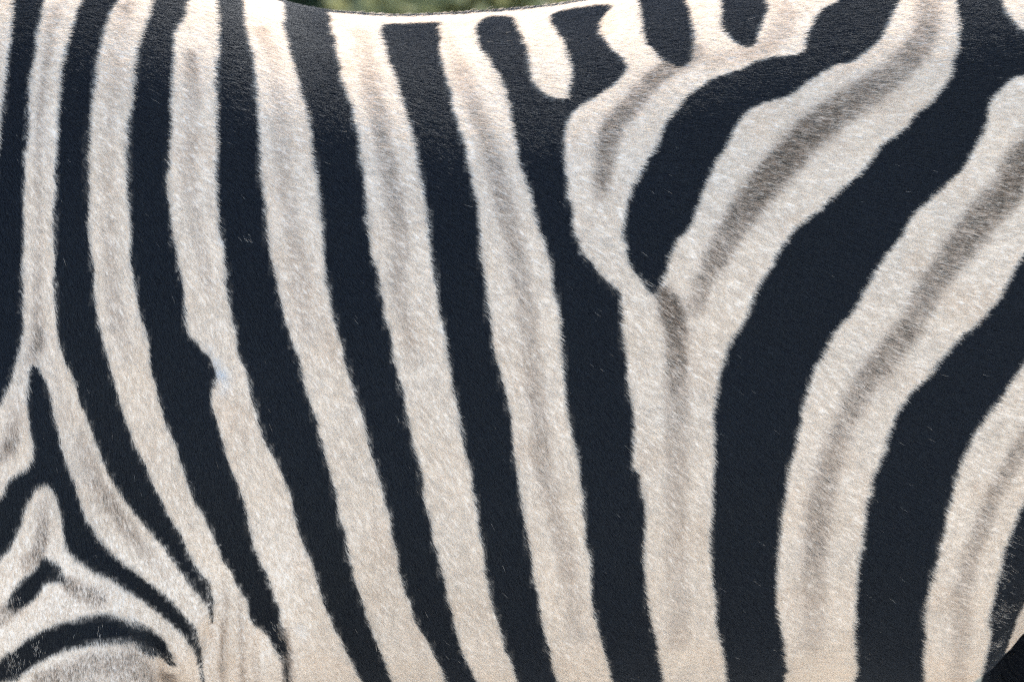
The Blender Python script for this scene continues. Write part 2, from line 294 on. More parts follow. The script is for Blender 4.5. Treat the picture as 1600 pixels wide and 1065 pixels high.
    't1': [(125.0, 789.2), (128.3, 694.4), (129.0, 640.0), (133.7, 612.0), (144.1, 583.6), (152.0, 565.2), (162.5, 551.4), (171.3, 559.6), (176.0, 589.4), (177.7, 621.1), (175.2, 668.7), (171.9, 739.4), (166.0, 865.0), (122.4, 865.0)],
    't2': [(204.9, 713.7), (205.1, 654.9), (209.6, 625.4), (217.9, 596.2), (227.0, 580.0), (236.5, 586.4), (240.7, 615.5), (245.5, 640.1), (250.4, 663.8), (250.3, 689.3), (249.7, 865.0), (204.3, 865.0)],
    'b7': [(320.0, 667.5), (303.3, 649.2), (295.3, 627.8), (290.4, 604.2), (286.1, 576.6), (281.5, 560.8), (270.2, 554.2), (249.0, 552.1), (236.5, 547.5), (226.4, 534.3), (207.6, 525.7), (192.6, 515.0), (178.1, 495.6), (165.5, 476.9), (154.1, 444.0), (144.6, 411.9), (139.5, 376.5), (132.0, 353.6), (123.8, 317.1), (115.0, 286.4), (110.0, 242.0), (106.9, 212.4), (108.1, 175.9), (111.1, 144.8), (117.3, 117.7), (125.3, 100.0), (131.5, 76.8), (137.0, 70.0), (143.8, 94.4), (148.1, 123.9), (153.0, 157.3), (158.0, 184.0), (166.7, 200.0), (173.5, 221.3), (184.2, 283.7), (190.5, 314.2), (197.5, 349.8), (206.3, 371.9), (213.3, 405.6), (222.8, 435.9), (231.7, 451.8), (252.2, 465.3), (269.1, 474.3), (283.6, 494.7), (298.1, 513.5), (315.1, 529.4), (329.5, 534.1), (342.3, 551.6), (355.1, 570.7), (363.1, 592.1), (368.6, 614.5), (373.6, 635.9), (380.4, 655.8), (452.3, 865.0), (418.8, 865.0)],
    'b8': [(435.3, 648.4), (436.4, 607.6), (435.9, 565.7), (432.4, 546.9), (428.8, 527.0), (427.2, 507.4), (421.3, 489.1), (412.3, 469.6), (402.8, 450.2), (389.6, 435.4), (382.0, 412.5), (371.3, 397.4), (361.3, 385.7), (351.9, 365.3), (340.0, 331.7), (321.2, 301.6), (308.7, 274.8), (296.2, 247.8), (283.7, 227.1), (273.7, 210.6), (265.0, 186.2), (258.2, 165.8), (248.8, 122.1), (238.3, 90.6), (232.2, 53.5), (226.0, 14.9), (211.9, -26.6), (206.4, -67.6), (201.5, -104.9), (198.5, -148.6), (195.5, -189.5), (195.6, -229.7), (195.1, -256.2), (195.9, -296.0), (194.9, -336.5), (193.4, -375.3), (192.5, -413.6), (194.1, -452.9), (196.5, -491.1), (199.6, -530.8), (202.2, -574.4), (206.2, -621.2), (211.9, -675.4), (214.9, -718.8), (232.7, -918.8), (288.6, -946.8), (275.4, -746.8), (269.2, -652.7), (265.9, -601.9), (261.8, -559.7), (259.1, -520.2), (258.4, -480.4), (258.5, -441.9), (260.4, -403.2), (263.1, -362.8), (266.4, -323.0), (268.6, -282.7), (272.1, -259.5), (274.4, -234.7), (279.2, -193.7), (282.2, -162.0), (286.4, -123.0), (292.6, -87.0), (300.5, -58.4), (306.7, -27.9), (317.7, 4.3), (329.4, 32.3), (339.3, 70.2), (348.0, 108.0), (357.9, 147.2), (370.4, 182.0), (381.0, 216.5), (388.5, 241.0), (399.8, 266.6), (416.7, 299.6), (431.1, 326.6), (439.3, 350.2), (445.6, 369.7), (453.2, 393.6), (458.3, 413.4), (461.0, 433.0), (463.1, 451.3), (466.4, 467.1), (476.0, 484.0), (485.5, 499.4), (497.4, 505.7), (547.5, 519.9), (598.7, 564.2), (601.2, 626.5), (548.8, 570.6), (523.7, 567.7), (499.2, 582.2), (488.0, 602.8), (481.2, 623.1), (478.2, 643.1), (444.7, 865.0), (428.9, 865.0)],
    'b9': [(608.0, 410.7), (551.3, 293.1), (520.1, 220.1), (495.3, 157.2), (491.0, 142.9), (484.8, 121.3), (478.6, 92.4), (472.4, 63.3), (461.8, 34.3), (451.3, 5.5), (435.2, -25.8), (422.8, -58.0), (410.4, -85.6), (401.9, -113.1), (389.5, -137.3), (379.8, -164.1), (371.3, -193.3), (366.5, -226.2), (362.4, -251.9), (360.7, -271.0), (352.9, -304.3), (350.1, -332.5), (346.3, -372.2), (343.8, -412.8), (341.3, -451.9), (339.0, -491.5), (338.1, -533.3), (338.0, -575.8), (339.4, -622.7), (342.8, -681.9), (351.9, -818.2), (364.6, -1018.2), (417.8, -949.8), (411.7, -749.8), (409.3, -673.9), (407.8, -622.1), (406.1, -577.0), (408.1, -538.9), (411.4, -502.8), (415.0, -467.7), (419.2, -429.9), (423.5, -390.6), (427.4, -360.1), (431.8, -319.0), (438.3, -283.0), (443.6, -261.6), (449.0, -237.2), (455.1, -216.5), (464.9, -185.0), (475.3, -158.4), (481.4, -136.4), (487.6, -117.0), (496.2, -88.7), (520.9, -18.7), (551.9, 40.8), (607.3, 166.0)],
    'b10': [(595.3, -145.1), (548.9, -277.7), (521.2, -333.2), (500.0, -391.3), (493.7, -420.5), (488.0, -451.9), (482.3, -476.9), (479.4, -508.0), (474.8, -545.0), (472.5, -571.8), (470.5, -601.4), (473.5, -640.9), (472.9, -668.5), (472.6, -709.8), (472.7, -746.5), (495.6, -736.5), (507.0, -748.6), (511.4, -748.9), (496.0, -721.4), (498.9, -667.6), (502.7, -638.6), (507.4, -614.7), (530.0, -527.4), (558.5, -435.8), (597.4, -311.9)],
}
SHADOW_STRIPES = {      # x, angle, strength, half-width in mm
    'a': [(409.1, 652.2, 0.28, 10.5), (399.5, 576.6, 0.42, 12.4), (373.2, 513.7, 0.55, 13.0), (335.4, 468.8, 0.72, 13.6), (297.7, 419.1, 0.85, 14.9), (266.2, 356.2, 0.90, 15.5), (234.9, 277.5, 0.85, 14.9), (216.1, 220.2, 0.70, 13.6), (197.5, 151.1, 0.50, 11.8), (185.2, 97.2, 0.35, 9.9), (175.9, 42.6, 0.30, 9.9)],
    'b': [(148.1, 72.6, 1.00, 8.1), (154.3, 35.9, 0.95, 11.2), (156.8, -5.1, 0.80, 10.5), (158.1, -45.9, 0.60, 10.5), (159.4, -105.6, 0.36, 11.2), (159.7, -242.4, 0.24, 10.5), (160.3, -362.7, 0.22, 9.9), (161.3, -477.9, 0.15, 9.9), (165.4, -602.3, 0.14, 9.9)],
    'c': [(533.4, 424.4, 0.80, 13.6), (495.7, 354.4, 0.85, 14.9), (476.8, 292.0, 0.82, 14.9), (451.8, 229.2, 0.78, 14.9), (426.8, 155.3, 0.72, 14.3), (408.1, 98.6, 0.62, 13.6), (383.4, -0.2, 0.50, 12.4), (358.8, -69.8, 0.42, 12.4), (334.3, -151.1, 0.36, 11.8), (316.1, -228.1, 0.30, 11.2), (304.4, -314.8, 0.34, 12.4), (296.2, -411.5, 0.36, 12.4), (294.5, -494.3, 0.25, 11.2), (297.4, -619.3, 0.16, 11.2)],
    'd': [(510.0, -223.4, 0.30, 9.9), (491.8, -287.5, 0.34, 9.9), (473.7, -347.8, 0.30, 8.7), (456.3, -429.3, 0.30, 8.7), (443.2, -531.5, 0.25, 8.7), (446.9, -723.9, 0.16, 8.7)],
    'e': [(175.3, 581.7, 0.35, 12.4), (153.2, 552.4, 0.42, 11.2), (137.4, 530.4, 0.50, 10.5), (115.2, 475.5, 0.60, 10.5), (96.3, 427.1, 0.68, 10.5), (89.9, 370.5, 0.62, 9.9), (86.7, 315.2, 0.42, 8.1), (85.3, 267.4, 0.15, 6.2)],
    'f': [(-70.0, 744.8, 0.10, 7.4), (-40.7, 523.7, 0.26, 8.7), (-18.6, 365.0, 0.32, 8.7), (0.0, 194.0, 0.30, 9.3), (12.3, 42.7, 0.26, 9.3), (21.6, -117.8, 0.26, 8.7), (32.2, -289.8, 0.26, 8.7), (53.0, -448.4, 0.20, 8.7), (63.0, -580.8, 0.10, 8.7)],
    'g': [(-152.7, 745.3, 0.15, 8.7), (-134.4, 509.0, 0.30, 8.7), (-117.9, 328.6, 0.32, 8.7), (-108.3, 184.6, 0.25, 8.7), (-110.1, 84.6, 0.25, 7.4), (-92.8, -69.6, 0.10, 7.4)],
    'h': [(-247.8, 684.7, 0.22, 7.4), (-232.3, 585.1, 0.12, 7.4), (-220.5, 318.4, 0.22, 8.1), (-204.3, 114.3, 0.14, 7.4), (-198.1, -15.6, 0.10, 7.4)],
    'i': [(-314.6, 585.9, 0.35, 6.8), (-312.5, 532.9, 0.22, 7.4), (-312.7, 441.3, 0.16, 6.8), (-314.0, 362.1, 0.20, 7.4), (-307.4, 264.7, 0.12, 6.2), (-294.6, 86.2, 0.14, 6.2)],
    'j': [(-381.2, 680.0, 0.30, 7.4), (-385.8, 615.8, 0.10, 6.2), (-392.5, 442.0, 0.12, 6.2), (-393.2, 314.5, 0.10, 6.2), (-386.7, 55.6, 0.20, 7.4), (-373.3, -87.2, 0.10, 6.2)],
    'k': [(-450.4, 673.0, 0.22, 7.4), (-454.8, 601.0, 0.25, 4.3), (-460.6, 454.6, 0.24, 3.7), (-460.7, 246.8, 0.18, 3.7), (-460.9, 38.7, 0.22, 5.6), (-460.8, -43.0, 0.38, 6.2), (-466.7, -87.4, 0.25, 6.2)],
    'l': [(-481.3, -190.6, 0.10, 6.2), (-485.6, -249.8, 0.40, 6.8), (-493.6, -270.7, 0.35, 6.8)],
    'm': [(-421.7, -275.7, 0.12, 6.2), (-408.1, -357.7, 0.25, 6.8), (-391.7, -416.1, 0.34, 7.4), (-367.2, -472.4, 0.25, 6.8), (-339.3, -517.5, 0.10, 6.2)],
    'n': [(-457.0, -368.1, 0.15, 5.6), (-458.5, -404.1, 0.35, 6.2), (-462.4, -430.3, 0.50, 6.2), (-472.3, -442.3, 0.30, 6.2)],
    'o': [(267.6, 677.6, 0.15, 9.3), (266.8, 638.8, 0.22, 10.5), (259.8, 603.2, 0.22, 10.5), (237.5, 571.5, 0.18, 8.7), (193.7, 560.9, 0.15, 8.7)],
    'p': [(-435.0, -483.5, 0.75, 4.3), (-425.3, -494.7, 0.60, 5.0), (-413.3, -508.8, 0.50, 4.3), (-401.3, -522.5, 0.30, 3.7)],
    'q': [(-512.7, -521.1, 0.40, 6.2), (-493.3, -502.1, 0.60, 5.6), (-480.8, -498.8, 0.30, 4.3)],
    'r': [(-464.8, -589.1, 0.40, 5.0), (-445.6, -581.1, 0.50, 5.0), (-420.3, -572.5, 0.55, 5.0), (-395.6, -577.7, 0.50, 5.0), (-368.6, -604.2, 0.55, 5.0), (-347.7, -695.7, 0.50, 5.0), (-339.4, -697.7, 0.40, 3.7)],
    's': [(-439.4, -585.1, 0.35, 6.2), (-408.1, -583.4, 0.25, 6.2), (-377.7, -603.1, 0.30, 6.2)],
    't': [(-227.0, -585.7, 0.45, 5.0), (-222.9, -631.7, 0.50, 5.6), (-223.2, -695.4, 0.45, 5.6)],
    'u': [(-282.8, -521.3, 0.12, 3.1), (-283.2, -594.9, 0.28, 3.1), (-286.1, -660.5, 0.30, 3.7), (-291.3, -723.7, 0.30, 3.7)],  # this and the next two paint the shade in the armpit folds
    'v': [(-269.2, -541.1, 0.12, 2.5), (-266.6, -600.3, 0.25, 3.1), (-268.3, -708.5, 0.28, 3.7)],
    'w': [(-254.3, -615.4, 0.10, 2.5), (-254.2, -706.6, 0.25, 3.7)],
}
PALE_SPECKS = [         # x, angle, radius in mm, strength
    (477.9, -522.8, 11.2, 0.16),
    (482.1, -602.9, 11.2, 0.20),
    (481.6, -673.9, 7.4, 0.22),
    (487.8, -468.1, 9.9, 0.12),
    (-402.7, -547.9, 1.9, 0.25),
    (-387.5, -558.6, 1.9, 0.25),
    (-463.5, -551.2, 5.0, 0.15),
    (-489.3, -570.5, 8.7, 0.20),
    (-223.9, -646.3, 9.9, 0.60),
    (-227.1, -591.5, 7.4, 0.40),
    (-224.2, -686.8, 8.7, 0.50),
    (-483.8, -494.3, 6.2, 0.35),
    (-335.9, -641.5, 5.0, 0.40),
    (-312.9, -612.2, 3.1, 0.20),
    (123.5, 76.8, 8.7, 0.25),
    (-257.4, 201.1, 4.3, 0.20),
    (-286.7, -79.3, 3.1, 0.20),
    (-438.6, -478.6, 4.3, 0.40),
]
BARE_SPOTS = [          # thin bluish scars in the pale hair
    (-286.8, -88.2, 5.6, 0.70),
    (-282.5, -115.5, 8.1, 0.90),
    (-279.4, -136.7, 6.2, 0.60),
    (-282.6, -154.2, 5.0, 0.40),
    (-291.7, -57.4, 5.0, 0.40),
    (-282.9, 193.3, 3.7, 0.60),
    (-68.0, -6.3, 3.7, 0.50),
    (-208.0, -584.4, 7.4, 0.40),
]
U0, U1, DU = -640.0, 640.0, .8
A0, A1, DA = -700.0, 960.0, 1.5
NU, NA = int((U1 - U0) / DU), int((A1 - A0) / DA)
MM_PER_A = .52                      # about half a millimetre of skin to 1/10 degree

def fill_patch(poly):
    """even-odd fill of a closed outline on the chart grid, sampled twice as fine along u"""
    p = np.asarray(poly, float)
    q = catmull(np.vstack([p, p[:1]]), 4)[:-1]
    u = (q[:, 0] - U0) / DU * 2
    a = (q[:, 1] - A0) / DA
    tog = np.zeros((NA, NU * 2 + 1), np.int8)
    for k in range(len(q)):
        u0, a0, u1, a1 = u[k - 1], a[k - 1], u[k], a[k]
        if a0 > a1: u0, a0, u1, a1 = u1, a1, u0, a0
        rows = np.arange(max(0, math.ceil(a0)), min(NA, math.ceil(a1)))
        if len(rows) == 0: continue
        x = u0 + (rows - a0) * (u1 - u0) / max(a1 - a0, 1e-9)
        np.add.at(tog, (rows, np.clip(np.ceil(x).astype(int), 0, NU * 2)), 1)
    ins = (np.cumsum(tog, 1) % 2)[:, :NU * 2].astype(np.float32)
    return ins.reshape(NA, NU, 2).mean(2)

def blur(g, s, axis):
    r_ = int(3 * s + 1)
    k = np.exp(-.5 * (np.arange(-r_, r_ + 1) / s) ** 2); k /= k.sum()
    return np.apply_along_axis(lambda v: np.convolve(np.pad(v, r_, mode='edge'), k, 'valid'), axis, g).astype(np.float32)

black_grid = np.zeros((NA, NU), np.float32)
for nm, poly in BLACK_PATCHES.items():
    black_grid = np.maximum(black_grid, fill_patch(poly))
black_grid = blur(blur(black_grid, .9, 1), .9, 0)

gu, ga = U0 + (np.arange(NU) + .5) * DU, A0 + (np.arange(NA) + .5) * DA
shadow_grid = np.zeros((NA, NU), np.float32)
def stamp(grid, u, a, w, amt, power=2.0, mode='max'):
    i0, i1 = np.searchsorted(gu, [u - 3 * w, u + 3 * w]); j0, j1 = np.searchsorted(ga, [a - 3 * w / MM_PER_A, a + 3 * w / MM_PER_A])
    if i1 <= i0 or j1 <= j0: return
    dd = ((gu[None, i0:i1] - u) ** 2 + ((ga[j0:j1, None] - a) * MM_PER_A) ** 2) ** .5 / w
    v = amt * np.exp(-.9 * dd ** power)
    grid[j0:j1, i0:i1] = np.maximum(grid[j0:j1, i0:i1], v)
for nm, line in SHADOW_STRIPES.items():
    c = catmull(line, 14)
    for u, a, s_, w in c: stamp(shadow_grid, u, a, max(w, 1.5) * 1.12, max(s_, 0) if s_ > .5 else max(s_, 0) * 1.35, 4.2)
scar_grid = np.zeros((NA, NU), np.float32)
for u, a, w, s_ in BARE_SPOTS: stamp(scar_grid, u, a, w, s_)
speck_grid = np.zeros((NA, NU), np.float32)
for u, a, w, s_ in PALE_SPECKS: stamp(speck_grid, u, a, w, s_)

def lookup(g, u, a):
    fu = np.clip((u - U0) / DU - .5, 0, NU - 1.001); fa = np.clip((a - A0) / DA - .5, 0, NA - 1.001)
    i, j = fu.astype(int), fa.astype(int)
    fu, fa = fu - i, fa - j
    return (g[j, i] * (1 - fu) * (1 - fa) + g[j, i + 1] * fu * (1 - fa) + g[j + 1, i] * (1 - fu) * fa + g[j + 1, i + 1] * fu * fa)

def band(phase, duty=.5, soft=.12):
    f = np.abs((phase % 1.0) - .5) * 2          # 0 in the middle of a dark band
    return smooth(duty + soft, duty - soft, f)

def coat(P):
    """dark share and brown-shadow share of the coat at skin points P (n,3)"""
    x, y, z = P[:, 0], P[:, 1], P[:, 2]
    ay = np.abs(y)
    u = x * 1000
    a = np.degrees(np.arctan2(z - AXIS_Z, ay)) * 10
    blk = lookup(black_grid, u, a)
    shd = lookup(shadow_grid, u, a)
    spk = lookup(speck_grid, u, a)
    # spine line
    dors = smooth(.019, .014, ay + (noise3(P, .03, 4) - .5) * .004) * (z > 1.1) * smooth(-.55, -.45, x)
    blk = np.maximum(blk, dors)
    # beyond the charted flank the bands go on along neck, rump and legs
    wob = (noise3(P, .16, 21) - .5)
    neckc = -x * .85 + (z - 1.0) * .67 * smooth(-.5, -.8, x)
    neck = band(neckc / .105 + wob * .4)
    rump = band((z - x * .9) / .205 + wob * .25 + .03, .5)
    legs = band(z / .062 + wob * .8, .45)
    muzz = smooth(-1.36, -1.42, x)
    far = np.where(x < 0, neck, rump)
    legm = smooth(.62, .56, z) * (np.abs(x + .46) < .13) + smooth(.66, .58, z) * (x > .52)
    far = far * (1 - np.clip(legm, 0, 1)) + legs * np.clip(legm, 0, 1)
    far = np.maximum(far, muzz)
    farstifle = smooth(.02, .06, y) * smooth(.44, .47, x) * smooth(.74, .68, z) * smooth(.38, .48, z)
    edge = x + wob * .02
    w = np.where(x > 0, smooth(.548, .562, edge), smooth(-.532, -.545, edge))
    w = np.maximum(w, ((x < -.38) & (z < .56)) * 1.0)
    w = np.maximum(w, smooth(.50, .53, x) * smooth(.70, .66, z))
    belly = smooth(.55, .53, z) * smooth(.17, .12, ay) * (np.abs(x) < .5)
    blk = blk * (1 - w) + far * w
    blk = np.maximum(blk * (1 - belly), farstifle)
    return np.clip(blk, 0, 1), np.clip(shd * (1 - w), 0, 1), spk

WHITE = np.array((.895, .782, .645)); BROWN = np.array((.285, .168, .088)); DARK = np.array((.0026, .0036, .0062))

# skin colour: the same pigment as the hair that grows from it
me = body.data
nv = len(me.vertices)
VP = np.empty(nv * 3, np.float32); me.vertices.foreach_get('co', VP); VP = VP.reshape(-1, 3).astype(float)
VN = np.empty(nv * 3, np.float32); me.vertices.foreach_get('normal', VN); VN = VN.reshape(-1, 3).astype(float)
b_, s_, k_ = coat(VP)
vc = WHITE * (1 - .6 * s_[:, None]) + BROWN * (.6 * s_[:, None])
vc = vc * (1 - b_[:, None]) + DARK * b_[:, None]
at = me.attributes.new('coat_color', 'FLOAT_COLOR', 'POINT')
at.data.foreach_set('color', np.hstack([vc, np.ones((nv, 1))]).astype(np.float32).ravel())
sm, sn_, sl, sb = new_mat('zebra_skin')
an = sn_.new('ShaderNodeAttribute'); an.attribute_name = 'coat_color'
sl.new(an.outputs['Color'], sb.inputs['Base Color'])
sb.inputs['Roughness'].default_value = .8
sb.inputs['Specular IOR Level'].default_value = .15
nz = sn_.new('ShaderNodeTexNoise'); nz.inputs['Scale'].default_value = 420
bu = sn_.new('ShaderNodeBump'); bu.inputs['Strength'].default_value = .35; bu.inputs['Distance'].default_value = .002
sl.new(nz.outputs['Fac'], bu.inputs['Height']); sl.new(bu.outputs['Normal'], sb.inputs['Normal'])
me.materials.append(sm)

# ------------------------------------------------------------------ the coat itself: short hairs lying along the body
hm, hn, hl, hb = new_mat('zebra_hair')
an = hn.new('ShaderNodeAttribute'); an.attribute_name = 'coat_color'
hl.new(an.outputs['Color'], hb.inputs['Base Color'])
hb.inputs['Roughness'].default_value = .36
hv = hn.new('ShaderNodeRGBToBW'); hr = hn.new('ShaderNodeMapRange')       # dark hair is the glossier kind
hl.new(an.outputs['Color'], hv.inputs[0]); hl.new(hv.outputs[0], hr.inputs['Value'])
hr.inputs['From Max'].default_value = .5; hb.inputs['Specular Tint'].default_value = (.86, .94, 1.0, 1)
hr.inputs['To Min'].default_value = .74; hr.inputs['To Max'].default_value = .10
hq = hn.new('ShaderNodeMapRange'); hl.new(hv.outputs[0], hq.inputs['Value']); hq.inputs['From Max'].default_value = .5
hq.inputs['To Min'].default_value = .56; hq.inputs['To Max'].default_value = .5
hl.new(hq.outputs['Result'], hb.inputs['Roughness'])
hl.new(hr.outputs['Result'], hb.inputs['Specular IOR Level'])
tr = hn.new('ShaderNodeBsdfTranslucent')
hl.new(an.outputs['Color'], tr.inputs['Color'])
ms = hn.new('ShaderNodeMixShader'); ms.inputs[0].default_value = .25
hl.new(hb.outputs[0], ms.inputs[1]); hl.new(tr.outputs[0], ms.inputs[2])
hl.new(ms.outputs[0], hn['Material Output'].inputs['Surface'])

HAIR_FINE = 1400000          # hairs on the flank that faces the photograph
HAIR_REST = 160000           # coarser cover on neck, legs and the far side

me.calc_loop_triangles()
nt = len(me.loop_triangles)
TI = np.empty(nt * 3, np.int32); me.loop_triangles.foreach_get('vertices', TI); TI = TI.reshape(-1, 3)
TA = np.empty(nt, np.float32); me.loop_triangles.foreach_get('area', TA)
TC = VP[TI].mean(1)
TNy = VN[TI].mean(1)

# lie of the hair: degrees below the backward direction, by place on the flank
FX = np.array([-.60, -.40, -.25, -.05, .20, .40, .60])
FZ = np.array([.50, .65, .80, .95, 1.08, 1.18, 1.26, 1.34])
FA = np.array([[84, 84, 78, 62, 52, 42, 30], [86, 86, 74, 60, 50, 38, 26], [82, 80, 68, 56, 44, 30, 22], [76, 70, 58, 48, 36, 20, 14],
               [64, 52, 42, 36, 24, 12, 8], [44, 34, 26, 20, 12, 6, 4], [24, 16, 10, 6, 3, 2, 2], [12, 8, 3, 0, 0, 0, 0]], float)
def lie(P):
    i = np.clip(np.searchsorted(FX, P[:, 0]) - 1, 0, len(FX) - 2); j = np.clip(np.searchsorted(FZ, P[:, 2]) - 1, 0, len(FZ) - 2)
    fx = np.clip((P[:, 0] - FX[i]) / (FX[i + 1] - FX[i]), 0, 1); fz = np.clip((P[:, 2] - FZ[j]) / (FZ[j + 1] - FZ[j]), 0, 1)
    return FA[j, i] * (1 - fx) * (1 - fz) + FA[j, i + 1] * fx * (1 - fz) + FA[j + 1, i] * (1 - fx) * fz + FA[j + 1, i + 1] * fx * fz

def grow(name, count, weight, length, radius, parent, seed):
    g = np.random.default_rng(seed)
    w = TA * weight
    cum = np.cumsum(w.astype(np.float64)); cum /= cum[-1]
    t = np.searchsorted(cum, g.random(count))
    r1 = np.sqrt(g.random(count)); r2 = g.random(count)
    bc = np.stack([1 - r1, r1 * (1 - r2), r1 * r2], 1)
    P = (VP[TI[t]] * bc[:, :, None]).sum(1)
    N = (VN[TI[t]] * bc[:, :, None]).sum(1); N /= np.linalg.norm(N, axis=1)[:, None]
    # direction: back and down, ruffled in tufts
    tuft = noise3(P, .007, 31) - .5
    tuft2 = noise3(P, .022, 32) - .5
    tuft3 = noise3(P, .0035, 36) - .5
    ang = np.radians(lie(P) + tuft * 15 + tuft2 * 18 + tuft3 * 11 + g.normal(0, 5, count))
    D = np.stack([np.cos(ang), np.zeros(count), -np.sin(ang)], 1)
    D -= N * (D * N).sum(1)[:, None]
    D /= np.maximum(np.linalg.norm(D, axis=1), .05)[:, None]
    B = np.cross(N, D)
    L = length * (.72 + .55 * g.random(count)) * (.88 + .25 * (noise3(P, .006, 33)))
    lift = np.clip(.20 + (noise3(P, .005, 34) - .5) * .06 + g.normal(0, .03, count), .03, .6)
    L = L * (1 - .35 * smooth(-.16, -.24, P[:, 0]) * smooth(.80, .70, P[:, 2]))          # shorter behind the elbow
    lift = lift + smooth(.86, .97, N[:, 2]) * .38 * g.random(count) ** 2
    stray = g.random(count) < .0016
    lift = np.where(stray, lift + .35, lift); L = np.where(stray, L * 1.35, L)
    bend = g.normal(0, .10, count)
    pts = np.empty((count, 4, 3), np.float32)
    for k, s in enumerate((0, .34, .68, 1.0)):
        along = L * s
        up = L * (lift * s * (1.35 - .75 * s))
        side = L * bend * s * s
        pts[:, k] = P + D * along[:, None] + N * (up - .0006 * (1 - s))[:, None] + B * side[:, None]
    # pigment is read a little down the hair, where it shows; edges fray hair by hair
    Q = P + D * (L * .55)[:, None] + g.normal(0, .00035, (count, 3))
    Q[:, 0] += (noise3(P, .009, 37) - .5) * .0028 + (noise3(P, .024, 38) - .5) * .0035
    Q[:, 2] += (noise3(P, .010, 39) - .5) * .0024
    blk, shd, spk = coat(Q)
    rnd = .62 * g.random(count) + .38 * noise3(P, .0028, 35)
    rnd = np.clip((rnd - .5) * 1.15 + .5, 0.001, .999)
    dark = (blk > rnd) & ~((g.random(count) < spk))
    sh = np.clip(shd, 0, 1)
    grey = g.random(count) < np.clip(sh - .30, 0, 1) * .9 * (.3 + 1.4 * noise3(P, .0027, 47))          # dark hairs mixed into the shadow stripe
    mixb = np.clip(sh * (.86 + .45 * tuft3 + .6 * (g.random(count) - .5)), 0, .95)
    patchy = noise3(P, .05, 41)[:, None]
    wc = WHITE * (.90 + .14 * g.random(count))[:, None] * (.93 + .12 * patchy)
    wc = wc * (1 - (.06 * noise3(P, .028, 42))[:, None] * np.array((0, .35, .9)))
    clump = noise3(P, .0027, 43)
    wc = wc * (.94 + .11 * clump)[:, None]
    stain = (.16 * smooth(.55, .85, noise3(P, .037, 44)))[:, None]
    wc = wc * (1 - stain) + wc * stain * np.array((.80, .66, .52))
    sc_ = lookup(scar_grid, Q[:, 0] * 1000, np.degrees(np.arctan2(Q[:, 2] - AXIS_Z, np.abs(Q[:, 1]))) * 10)[:, None]
    wc = wc * (1 - sc_) + np.array((.76, .77, .77)) * sc_
    c = wc * (1 - mixb[:, None]) + BROWN * mixb[:, None]
    c = np.where(grey[:, None], np.array((.078, .058, .036)), c)
    # a white coat shows some grey roots and stains
    c *= (1 - .22 * (g.random(count) < .10))[:, None]
    warm = (smooth(-.02, -.25, P[:, 0]) * smooth(.86, .66, P[:, 2]))[:, None]
    dk = DARK * (1 - warm) + np.array((.0028, .0026, .0022)) * warm
    dk = dk * ((.7 + .6 * g.random(count)) * (.55 + .9 * noise3(P, .003, 45)) * (.7 + .6 * noise3(P, .10, 46)))[:, None]
    c = np.where(dark[:, None], dk, c)
    pale = dark & (g.random(count) < .0006)
    c[pale] = WHITE * .6
    hc = bpy.data.hair_curves.new(name)
    hc.add_curves([4] * count)
    hc.attributes['position'].data.foreach_set('vector', pts.ravel())
    rad = np.empty((count, 4), np.float32)
    rr = radius * (.8 + .4 * g.random(count))
    for k, s in enumerate((1.0, 1.0, .75, .18)): rad[:, k] = rr * s
    hc.attributes.new('radius', 'FLOAT', 'POINT').data.foreach_set('value', rad.ravel())
    hc.attributes.new('coat_color', 'FLOAT_COLOR', 'CURVE').data.foreach_set('color', np.hstack([c, np.ones((count, 1))]).astype(np.float32).ravel())
    hc.materials.append(hm)
    o = bpy.data.objects.new(name, hc)
    col.objects.link(o)
    o.parent = parent
    o['kind'] = 'stuff'
    return o

zebra = bpy.data.objects.new('zebra', None)
col.objects.link(zebra)
zebra['label'] = 'black and white striped zebra standing side-on, its flank filling the picture'
zebra['category'] = 'zebra'
body.parent = zebra

nearside = smooth(.13, .09, TC[:, 1]) * smooth(.66, .58, np.abs(TC[:, 0])) * smooth(.46, .53, TC[:, 2])
fine_w = nearside * np.where(TNy[:, 1] < .8, 1, .0) * np.where((TC[:, 1] > .0) & (TC[:, 2] < 1.1), 0, 1)
grow('flank_coat', HAIR_FINE, fine_w, (.0092), .000098, zebra, 71)
grow('coat', HAIR_REST, np.clip(1 - fine_w, 0, 1), .011, .00042, zebra, 72)
# ------------------------------------------------------------------ mane, tail tuft, hooves, eyes
def plain(name, colour, rough=.6):
    m, n_, l_, b_ = new_mat(name)
    t_ = n_.new('ShaderNodeTexNoise'); t_.inputs['Scale'].default_value = 60; t_.inputs['Detail'].default_value = 4
    r_ = n_.new('ShaderNodeValToRGB')
    r_.color_ramp.elements[0].color = (*[c * .7 for c in colour], 1); r_.color_ramp.elements[1].color = (*[min(1, c * 1.25) for c in colour], 1)
    l_.new(t_.outputs['Fac'], r_.inputs['Fac']); l_.new(r_.outputs['Color'], b_.inputs['Base Color'])
    b_.inputs['Roughness'].default_value = rough
    return m
hoof_m = plain('hoof_horn', (.06, .05, .042), .5)
eye_m = plain('dark_eye', (.012, .009, .007), .08)
mane_dark = plain('mane_dark', (.015, .014, .014)); mane_pale = plain('mane_pale', (.66, .60, .52))

